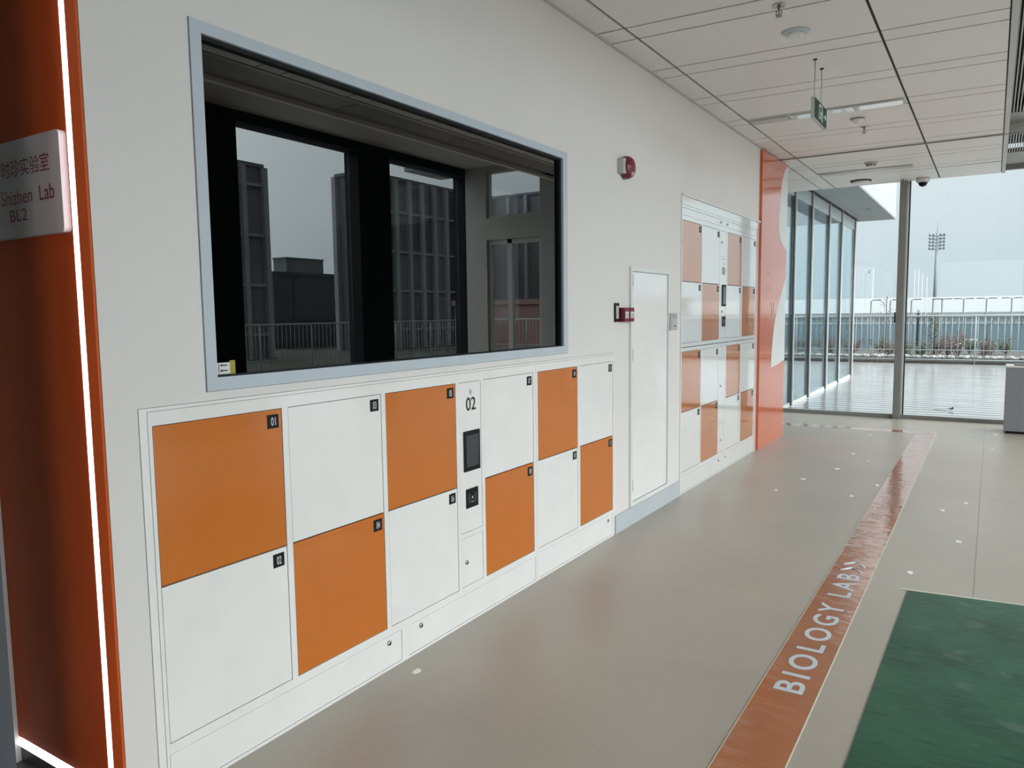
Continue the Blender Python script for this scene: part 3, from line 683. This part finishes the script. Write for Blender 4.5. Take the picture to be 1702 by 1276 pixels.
MB().prism([(1.80, 4.572), (1.843, 4.566), (2.346, 4.622), (3.6, 4.72), (3.6, 4.735), (2.346, 4.637), (1.80, 4.582)], 'z', 0.0, 0.0035, line_m).build('edge_line', gm)
b = MB().box(2.150, 2.153, 4.66, 11.85, 0.0, 0.0008, grey_m)
struct(b.build('trim_5'))
# pale scraps scattered on the floor
scraps = [(1.163, 8.373, 'left of the orange strip, level with the last lockers'), (0.966, 8.719, 'on the floor in front of the orange wall panel edge'),
 (0.961, 10.126, 'just before the turned orange strip'), (0.955, 7.814, 'on the floor in front of the last tall locker column'), (0.768, 7.188, 'on the floor before the middle of the tall lockers'),
 (0.656, 6.635, 'on the floor before the first tall locker column'), (1.245, 6.719, 'left of the orange strip, largest one on that side'), (1.374, 7.247, 'touching the left side of the orange strip'),
 (2.005, 10.75, 'right of the strip corner, beside the glass mullion'), (2.233, 9.69, 'in front of the grey bin'), (2.263, 10.85, 'close to the foot of the grey bin'),
 (1.907, 6.563, 'right of the orange strip, nearer of a close pair'), (2.059, 6.90, 'right of the orange strip beside the thin floor seam'), (2.047, 5.721, 'near the floor seam, beyond the green inlay'),
 (1.826, 4.90, 'just beyond the corner of the green inlay'), (0.119, 2.442, 'at the foot of the low lockers, alone near the camera')]
for (x, y, lab) in scraps:
    b = MB(); n = 7; L = random.uniform(0.016, 0.030); a0 = random.uniform(0, 6.28)
    b.prism([(x+L*math.cos(a0+k*2*math.pi/n)*random.uniform(0.6, 1.2), y+1.6*L*math.sin(a0+k*2*math.pi/n)*random.uniform(0.5, 1.1)) for k in range(n)], 'z', 0.0004, 0.003, scrap_m)
    tag(b.build('paper_scrap'), 'small white scrap ' + lab, 'scrap', 'white scraps on the floor')

# ------------------------------------------------------------------ recycling bin
t = thing('recycling_bin', (2.95, 11.25, 0), 'grey metal recycling bin with dark openings on top, cut off by the right edge', 'bin')
MB().box(2.350, 3.55, 11.02, 11.45, 0.03, 0.815, bin_m, bev=0.004).build('body', t)
MB().box(2.37, 3.53, 11.04, 11.43, 0.0, 0.03, black_m).build('plinth', t)
b = MB().box(2.345, 3.555, 11.015, 11.10, 0.815, 0.833, white_m); b.box(2.345, 3.555, 11.37, 11.455, 0.815, 0.833, white_m)
b.box(2.345, 2.43, 11.10, 11.37, 0.815, 0.833, white_m); b.box(3.47, 3.555, 11.10, 11.37, 0.815, 0.833, white_m); b.box(2.93, 2.97, 11.10, 11.37, 0.815, 0.833, white_m)
plabel(b.build('top_rim', t), 'pale top rim')
for x0, x1 in ((2.435, 2.925), (2.975, 3.465)):
    MB().box(x0, x1, 11.105, 11.365, 0.816, 0.845, navy_m, bev=0.006).build('opening_lid', t)

# ------------------------------------------------------------------ far glass wall
w2 = bpy.data.objects.new('window_2', None); COL.objects.link(w2); w2.location = (1.8, FY, 0)
struct(w2, 'full height glass wall at the far end of the corridor', 'window')
b = MB().box(-0.62, 4.29, FY-0.03, FY+0.05, 0.0, 0.055, grey_m, bev=0.003); b.build('sill', w2)
MB().box(-0.62, 4.29, FY-0.03, FY+0.05, H+0.03, H+0.14, grey_m).build('head_rail', w2)
def mull(x, wd, d=0.10):
    b = MB().box(x-wd/2, x+wd/2, FY-d, FY+0.05, 0.0, H+0.10, grey_m, bev=0.004)
    return b
b = mull(1.083, 0.092); o = b.build('mullion', w2)
b = MB().box(1.132, 1.150, FY-0.04, FY+0.04, 0.055, H+0.05, white_m); b.build('door_stile', w2)
b = MB().box(1.150, 1.164, FY-0.03, FY+0.03, 0.055, H+0.05, black_m); b.build('seal', w2)
mull(3.4, 0.09).build('mullion', w2); mull(-0.575, 0.07).build('mullion', w2)
MB().box(1.02, 1.036, FY-0.13, FY-0.10, 1.35, 1.50, black_m, bev=0.003).build('handle', w2)
for x0, x1 in ((-0.54, 1.035), (1.166, 3.353), (3.447, 4.285)):
    MB().box(x0, x1, FY+0.004, FY+0.016, 0.056, H+0.09 if x1 < 2.3 else RH, clear_g).build('pane', w2)
# window and door in the solid far wall, seen in the dark window
w4 = bpy.data.objects.new('window_4', None); COL.objects.link(w4); w4.location = (5.2, FY, 3.32)
struct(w4, 'high window beside the right hand hall, seen mirrored in the dark lab window', 'window')
MB().box(4.68, 5.81, FY+0.05, FY+0.062, 3.34, 4.16, clear_g).build('pane', w4)
b = MB().box(4.66, 4.70, FY, FY+0.09, 3.32, 4.18, ltgrey_m); b.box(5.79, 5.83, FY, FY+0.09, 3.32, 4.18, ltgrey_m); b.box(4.70, 5.79, FY, FY+0.09, 3.32, 3.36, ltgrey_m); b.box(4.70, 5.79, FY, FY+0.09, 4.14, 4.18, ltgrey_m)
b.build('frame', w4)
d2 = bpy.data.objects.new('door_2', None); COL.objects.link(d2); d2.location = (5.2, FY, 0)
struct(d2, 'glazed terrace door under the high window, seen mirrored in the dark lab window', 'door')
b = MB().box(4.66, 4.72, FY, FY+0.09, 0, 2.92, ltgrey_m); b.box(5.30, 5.40, FY, FY+0.09, 0, 2.92, ltgrey_m); b.box(5.77, 5.83, FY, FY+0.09, 0, 2.92, ltgrey_m)
b.box(4.72, 5.77, FY, FY+0.09, 2.84, 2.92, ltgrey_m); b.box(4.72, 5.77, FY, FY+0.09, 0, 0.12, ltgrey_m); b.build('frame', d2)
MB().box(4.72, 5.77, FY+0.05, FY+0.062, 0.12, 2.84, clear_g).build('pane', d2)
# right-hand glazing
w3 = bpy.data.objects.new('window_3', None); COL.objects.link(w3); w3.location = (RX+0.2, 9, 0)
struct(w3, 'tall glazing between dark piers on the right side of the hall', 'window')
for y0, y1 in ((6.70, 8.98), (9.72, 11.87), (-0.1, 2.3), (2.3, 5.4)):
    MB().box(RX+0.20, RX+0.212, y0+0.01, y1-0.01, 0.01, 4.12, clear_g).build('pane', w3)
for y in (2.3,):
    MB().box(RX+0.15, RX+0.25, y-0.03, y+0.03, 0, 4.13, grey_m).build('mullion', w3)

# ------------------------------------------------------------------ terrace outside
dk = MB()
y = FY+0.16
k = 0
while y < 24.3:
    dk.box(-9, 14.2, y, y+0.130, -0.06, -0.012-0.003*(k % 2), deck_m); y += 0.143; k += 1
dk.box(-9, 14.2, FY+0.02, FY+0.157, -0.25, -0.02, grey_m)
dk.box(-9, 14.2, FY+0.15, 24.44, -0.3, -0.07, dark_gap)
struct(dk.build('floor_terrace'))
dk = MB().box(RX+0.31, 14.2, -10, FY+0.15, -0.3, -0.014, deck_m)
struct(dk.build('floor_balcony'))
# neighbouring glazed bay with its canopy
fb = bpy.data.objects.new('window_5', None); COL.objects.link(fb); fb.location = (-0.6, 15.4, 0)
struct(fb, 'glass facade of the next bay, outside left of the far glass wall', 'window')
MY = [12.72, 14.06, 15.70, 17.12, 18.90]
MB().box(-0.64, -0.545, 11.98, 18.95, -0.012, 0.05, ltgrey_m).build('sill', fb)
MB().box(-0.62, -0.54, 11.98, 18.95, 3.34, 3.555, fascia_m).build('transom', fb)
for k, y in enumerate(MY):
    b = MB().box(-0.60, -0.557, y-0.04, y, 0.0, 3.56, char_m); b.box(-0.545, -0.526, y-0.045, y, 0.0, 3.56, char_m); b.box(-0.526, -0.505, y-0.04, y-0.005, 0.0, 3.56, ltgrey_m)
    b.build('mullion', fb)
yy = [11.98] + MY
for y0, y1 in zip(yy, yy[1:]):
    MB().box(-0.556, -0.546, y0+0.0, y1-0.0, 0.052, 3.338, facade_g).build('pane', fb)
b = MB().box(-9, 0.22, 11.96, 19.5, 3.58, 3.62, conc_m)
b.box(-0.62, -0.50, 11.96, 19.0, 3.555, 3.58, char_m)
b.box(0.18, 0.22, 11.96, 19.5, 3.62, 5.0, fascia_m); b.box(-9, 0.18, 19.46, 19.5, 3.62, 5.0, fascia_m); b.box(-9, 0.18, 11.96, 19.46, 4.95, 5.0, fascia_m)
b.lathe([(0, 0), (0.05, 0), (0.045, 0.02), (0, 0.02)], (-0.05, 17.2, 3.58), '-z', grey_m, 16)
struct(b.build('ceiling_canopy'))
# canopy slab outside the right-hand opening
struct(MB().box(RX+0.35, 8.0, 12.1, 13.3, 4.45, 4.8, conc_m).build('ceiling_balcony'))

# railings
def railing(name, label, p0, p1, n, near, z0=0.10, z1=1.33):
    p0, p1 = Vector(p0), Vector(p1); L = (p1-p0).length; d = (p1-p0)/L
    t = thing(name, p0, label, 'railing', 'terrace railings')
    for nm, z, r in (('top_rail', z1, 0.024), ('mid_rail', 0.37, 0.012), ('bottom_rail', z0, 0.016)):
        MB().cyl(p0+Vector((0, 0, z)), p1+Vector((0, 0, z)), r, rail_m, 8).build(nm, t)
    k = 0; s = 0.0
    while s <= L:
        q = p0+d*s
        MB().cyl(q-Vector((0, 0, 0.012)), q+Vector((0, 0, z1)), 0.020, rail_m, 8).build('post', t); s += 1.8; k += 1
    src = None; rest = MB(); cnt = 0
    for i in range(n):
        s = (i+0.5)*L/n; q = p0+d*s
        if near[0] <= s <= near[1] and cnt < 95:
            cnt += 1
            if src is None:
                src = MB().cyl(q+Vector((0, 0, z0)), q+Vector((0, 0, z1)), 0.008, rail_m, 6).build('baluster', t)
                base = q.copy()
            else:
                c = src.copy(); COL.objects.link(c); c.parent = t; c.location = src.location+(q-base)
        else: rest.cyl(q+Vector((0, 0, z0)), q+Vector((0, 0, z1)), 0.008, rail_m, 6)
    if len(rest.bm.verts): o = rest.build('balusters', t); o['kind'] = 'stuff'
    return t
railing('terrace_railing', 'pale metal railing with thin balusters along the far edge of the wet deck', (-9, 24.4, 0), (14.1, 24.4, 0), 150, (7.0, 12.5))
railing('terrace_railing', 'pale metal railing along the right side of the deck, seen mirrored in the dark window', (14.1, 24.1, 0), (14.1, -9.9, 0), 228, (0, 14))
# planter beyond the railing
t = thing('planting_bed', (1, 25.2, 0), 'low planting bed with dark kerb and white gravel along the far railing', 'planter')
MB().box(-12, 16, 24.46, 24.72, -0.3, 0.05, soil_m).build('kerb', t)
MB().box(-12, 16, 24.72, 29.0, -0.3, 0.106, soil_m).build('soil', t)
b = MB()
for k in range(260):
    x = random.uniform(-3.5, 5.5); r = random.uniform(0.05, 0.12)
    b.lathe([(0, 0), (r, 0.01), (r*0.8, r*0.7), (0, r*0.9)], (x, random.uniform(24.82, 25.05), 0.111), 'z', gravel_m, 6)
tag(b.build('gravel'), 'band of pale gravel along the front of the planting bed', 'gravel', kind='stuff')
def shrub(x, y, h, red, label):
    y += 0.32
    b = MB(); m = leafr_m if red else leafg_m; b.mi(bark_m)
    for s in range(14):
        a = random.uniform(0, 6.28); sp = random.uniform(0.15, 0.62)
        tip = Vector((x+math.cos(a)*sp*h, y+math.sin(a)*sp*h, 0.112+h*random.uniform(0.6, 1.0)))
        b.cyl((x, y, 0.112), tip, 0.010, bark_m, 5, 0.003)
        for j in range(30):
            u = random.uniform(0.25, 1.05); q = Vector((x, y, 0.14)).lerp(tip, u)+Vector((random.gauss(0, 0.05), random.gauss(0, 0.05), random.gauss(0, 0.05)))
            d = Vector((random.gauss(0, 1), random.gauss(0, 1), random.gauss(0, 0.6))).normalized(); e2 = d.orthogonal().normalized()
            l, w_ = random.uniform(0.03, 0.07), random.uniform(0.012, 0.03)
            b.tri([Vector((p_.x, p_.y, max(p_.z, 0.115))) for p_ in (q, q+d*l*0.5+e2*w_, q+d*l, q+d*l*0.5-e2*w_)], m)
    tag(b.build('shrub'), label, 'shrub', 'shrubs in the planting bed')
SH = [(-0.95, 27.4, 0.5, 0, 'low green shrub behind the railing, first right of the glass facade corner'), (-0.45, 25.4, 0.45, 1, 'low reddish shrub behind the railing left of the far mullion'),
      (0.0, 25.6, 0.40, 0, 'low green shrub directly left of the far mullion'), (0.42, 25.3, 0.45, 0, 'low green shrub just right of the far mullion'), (0.80, 27.2, 0.40, 1, 'low brown shrub by the foot of the dark sapling'),
      (1.10, 25.6, 0.65, 1, 'tall reddish shrub behind the railing, densest of the row'), (1.34, 26.3, 0.75, 1, 'tallest reddish brown shrub under the sloping handrail'), (1.62, 27.1, 0.50, 0, 'green shrub behind the reddish ones, below the handrail top'),
      (2.0, 25.5, 0.50, 1, 'reddish shrub right of the sloping handrail'), (2.17, 26.4, 0.45, 0, 'low green shrub above the left corner of the bin'), (2.55, 27.2, 0.5, 0, 'green shrub at the right picture edge above the bin'),
      (-1.5, 25.5, 0.5, 1, 'reddish shrub seen through the last facade pane'), (-2.1, 25.5, 0.5, 1, 'reddish shrub seen through the middle facade panes'), (-2.8, 25.5, 0.5, 0, 'green shrub seen through the nearest facade pane'),
      (-3.4, 25.6, 0.55, 1, 'reddish shrub seen at the left edge of the facade glass')]
for s in SH: shrub(*s)
def sapling(x, y, h, label, thick, leafy):
    t = thing('sapling', (x, y, 0.10), label, 'young tree', 'saplings behind the railing')
    b = MB().cyl((x, y, 0.111), (x+0.02, y, 0.10+h), thick, bark_m, 7, thick*0.4)
    f = MB()
    for k in range(14):
        z = 0.10+h*(0.35+0.62*k/14); a = random.uniform(0, 6.28); l = random.uniform(0.12, 0.4)*(1.1-0.5*k/14)
        tip = (x+math.cos(a)*l, y+math.sin(a)*l, z+l*0.8)
        b.cyl((x+0.01, y, z), tip, thick*0.3, bark_m, 5, 0.003)
        for j in range(leafy):
            q = Vector((x, y, z)).lerp(Vector(tip), random.uniform(0.3, 1.1))+Vector((random.gauss(0, .05), random.gauss(0, .05), random.gauss(0, .05)))
            d = Vector((random.gauss(0, 1), random.gauss(0, 1), random.gauss(0, 1))).normalized(); e2 = d.orthogonal().normalized()
            f.tri((q, q+d*0.03+e2*0.015, q+d*0.06, q+d*0.03-e2*0.015), leafg_m)
    b.build('trunk', t); f.build('foliage', t)
sapling(-0.70, 26.8, 1.85, 'thin bare sapling behind the railing, left of the far mullion', 0.022, 3)
sapling(0.66, 26.8, 1.20, 'dark bushy sapling under the floodlight mast', 0.05, 12)
sapling(2.05, 27.2, 1.3, 'faint thin sapling right of the sloping handrail', 0.015, 3)
t = thing('path_light', (0.20, 27.0, 0.1), 'slim black post light behind the railing, right of the far mullion', 'post light')
MB().box(0.17, 0.23, 26.97, 27.03, 0.111, 1.40, black_m).build('post', t); MB().box(0.165, 0.235, 26.965, 27.035, 1.40, 1.50, grey_m).build('lamp_head', t)
# sloping stair handrail
t = thing('stair_handrail', (0.7, 34, -2.2), 'pale sloping stair handrail rising to the right beyond the planting bed', 'handrail')
MB().cyl((0.03, 34, -0.30), (1.50, 34, 0.31), 0.025, wpole_m, 8).build('rail', t)
for k in range(15):
    u = (k+0.5)/15; x = 0.03+1.47*u; z = -0.30+0.61*u
    MB().cyl((x, 34, z-1.0), (x, 34, z), 0.010, rail_m, 6).build('baluster', t)
MB().box(1.30, 1.72, 33.9, 34.1, 0.27, 0.34, wpole_m, bev=0.01).build('landing_cap', t)
b = MB().prism([(0.03, -1.35), (1.72, -0.70), (1.72, -3.5), (0.03, -3.5)], 'y', 33.7, 34.3, grey_m); b.build('stair_flank', t)
# dry leaf on the deck
b = MB(); lx, ly = 1.687, 13.22
b.tri(((lx-0.05, ly, 0.01), (lx-0.01, ly-0.03, 0.025), (lx+0.04, ly, 0.012), (lx, ly+0.03, 0.03)), bark_m); b.tri(((lx, ly, -0.008), (lx+0.03, ly+0.02, 0.05), (lx+0.05, ly-0.01, 0.02)), bark_m)
b.cyl((lx-0.05, ly, -0.006), (lx-0.22, ly+0.03, -0.008), 0.003, bark_m, 5)
tag(b.build('dry_leaf'), 'small dark dry leaf lying on the wet deck by the glass', 'leaf')

# ------------------------------------------------------------------ sports ground beyond
struct(MB().box(-1200, 1200, -300, 1600, -4.2, -4.0, field_m).build('ground'))
t = thing('sports_fence', (0, 60, -4), 'long blue grey screened fence around the sports ground, with an open rail on top', 'fence')
MB().box(-40, 22, 60, 60.1, -4, 0.45, screenb).build('screen', t)
b = MB().box(-40, 22, 59.95, 60.05, 0.86, 0.98, pole_m); b.box(-40, 22, 59.95, 60.05, 0.62, 0.66, pole_m); b.build('top_rail', t)
for k in range(46):
    x = -9+k*0.40
    MB().cyl((x, 59.98, 0.40), (x, 59.98, 0.92), 0.022, pole_m, 6).build('rail_post', t)
t = thing('stadium_roof', (0, 150, -4), 'long low white membrane roof beyond the blue grey fence', 'roof')
b = MB(); prof = []
for k in range(13):
    u = k/12; prof.append((150+60*u, 0.8+3.0*math.sin(math.pi*min(u*1.0, 0.5))))
pts = prof+[(210, 0.0), (150, 0.0)]
b.prism(pts, 'x', -60, 60, roofw_m); b.build('membrane', t)
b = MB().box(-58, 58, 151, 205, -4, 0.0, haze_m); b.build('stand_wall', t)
def street_lamp(px, y, z1, arms, label):
    t = thing('street_lamp', (px, y, -4), label, 'street lamp', 'lamps along the sports ground')
    MB().cyl((px, y, -4), (px, y, z1), 0.05, pole_m, 8, 0.04).build('pole', t)
    for s in arms:
        MB().cyl((px, y, z1), (px+s*0.15, y, z1+0.06), 0.02, pole_m, 6).build('arm', t)
        MB().box(px+min(s*0.15, s*0.55), px+max(s*0.15, s*0.55), y-0.12, y+0.12, z1+0.03, z1+0.09, pole_m, bev=0.015).build('lamp_head', t)
ly_ = 50.0
for px, arms, lab in ((-5.247, (1,), 'single arm street lamp first right of the glass facade corner'), (-4.001, (1,), 'single arm street lamp just left of the far mullion'), (-2.672, (1,), 'single arm street lamp just right of the far mullion'),
                      (-1.341, (1,), 'single arm street lamp left of the floodlight mast foot'), (-0.796, (-1, 1), 'twin arm street lamp right of the floodlight mast foot'), (0.485, (-1, 1), 'twin arm street lamp above the top of the sloping handrail'),
                      (1.80, (-1, 1), 'second twin arm street lamp from the right picture edge'), (3.212, (-1, 1), 'twin arm street lamp nearest to the right picture edge')):
    street_lamp(2.18+(px-2.18)*ly_/60, ly_, 1.55+0.55*ly_/60, arms, lab); ly_ += 1.1
t = thing('floodlight_mast', (-12.1, 250, -4), 'very tall floodlight mast with a rack of lamps against the sky', 'floodlight')
MB().cyl((-12.1, 250, -4), (-12.1, 250, 23.0), 0.55, mast_m, 10, 0.30).build('pole', t)
MB().cyl((-12.1, 250, 23.0), (-12.1, 250, 26.0), 0.06, mast_m, 6).build('lightning_rod', t)
b = MB()
for r in range(5): b.box(-14.0, -10.2, 249.7, 250.3, 18.2+r*0.95, 18.35+r*0.95, mast_m)
for x in (-14.0, -12.9, -11.3, -10.25): b.box(x, x+0.12, 249.8, 250.2, 18.2, 22.4, mast_m)
b.build('lamp_rack', t)
for r in range(5):
    for c_ in range(5):
        if c_ == 2: continue
        x = -13.9+c_*0.9; z = 18.7+r*0.95
        MB().lathe([(0, 0), (0.36, 0.0), (0.30, 0.4), (0, 0.5)], (x, 249.5, z-0.1), 'y', mast_m, 10).build('floodlight', t)
for k, (x, z1) in enumerate(((-5.65, 6.0), (-5.25, 6.0), (-4.85, 5.5), (-4.38, 5.15))):
    tag(MB().cyl((x, 100, -4), (x, 100, z1), 0.04, wpole_m, 8, 0.03).build('flagpole'), ['tall white bare flagpole, leftmost of four right of the far mullion', 'tall white bare flagpole, second of four right of the far mullion', 'white bare flagpole, third of four right of the far mullion', 'white bare flagpole, shortest and rightmost of four'][k], 'flagpole', 'bare white flagpoles')
def block(name, x0, x1, y0, y1, z1, wall, label, fins=None, floors=None, cat='building'):
    t = thing(name, ((x0+x1)/2, (y0+y1)/2, -4), label, cat, 'buildings beyond the terrace')
    MB().box(x0, x1, y0, y1, -4, z1, wall).build('wall', t)
    MB().box(x0-0.2, x1+0.2, y0-0.2, y1+0.2, z1, z1+0.5, wall).build('roof', t)
    if fins:
        w_, step = fins; b = MB(); g_ = MB()
        n = int((y1-y0)/step)
        for k in range(n+1):
            yy_ = y0+k*(y1-y0)/n
            b.box(x0-0.7, x0-0.02, yy_-w_/2, yy_+w_/2, -4, z1, bldF_m)
        for k in range(n):
            a_ = y0+k*(y1-y0)/n
            if k % 3 != 2: g_.box(x0-0.10, x0-0.01, a_+w_/2, a_+step-w_/2, -3.5, z1-0.8, bldW_m)
        m_ = int((x1-x0)/step)
        for k in range(m_+1):
            xx = x0+k*(x1-x0)/m_
            b.box(xx-w_/2, xx+w_/2, y0-0.7, y0-0.02, -4, z1, bldF_m)
        b.build('fins', t); g_.build('window_bands', t)
    if floors:
        b = MB(); z = -1.0
        while z < z1:
            b.box(x0-0.45, x0-0.01, y0-0.45, y1, z, z+0.35, bldF_m); z += floors
        b.build('floor_bands', t)
block('apartment_tower', 80, 95, 58.0, 68.4, 21.0, bldA_m, 'slim tower at the left of the skyline mirrored in the dark window', fins=(0.7, 3.4), floors=6.5)
block('apartment_tower', 80, 86, 87.8, 121, 23.2, bldA_m, 'broad tower with pale fins mirrored either side of the dark pier in the lab window', fins=(0.8, 3.3), floors=6.3)
block('low_block', 100, 104, 86.5, 101.0, 8.6, bldD_m, 'low dark block between the towers in the mirrored skyline')
block('low_block', 102, 106, 104, 116, 8.0, bldD_m, 'low dark block beside the broad tower in the mirrored skyline')
block('distant_block', 190, 196, 168, 184, 20.0, bldA_m, 'distant pale block above the low ones in the mirrored skyline')
block('brick_building', 24, 44, 62, 75, 2.4, brick_m, 'low dull red brick building beyond the terrace, mirrored in the glass', cat='building')
block('office_block', 66, 90, 126, 146, 24.0, bldA_m, 'grey office block mirrored in the high window of the lab glass', fins=(0.6, 4.0), floors=5.5)
t = thing('hazy_tower', (-74.5, 600, -4), 'very faint twin legged tower in the haze left of the far mullion', 'building')
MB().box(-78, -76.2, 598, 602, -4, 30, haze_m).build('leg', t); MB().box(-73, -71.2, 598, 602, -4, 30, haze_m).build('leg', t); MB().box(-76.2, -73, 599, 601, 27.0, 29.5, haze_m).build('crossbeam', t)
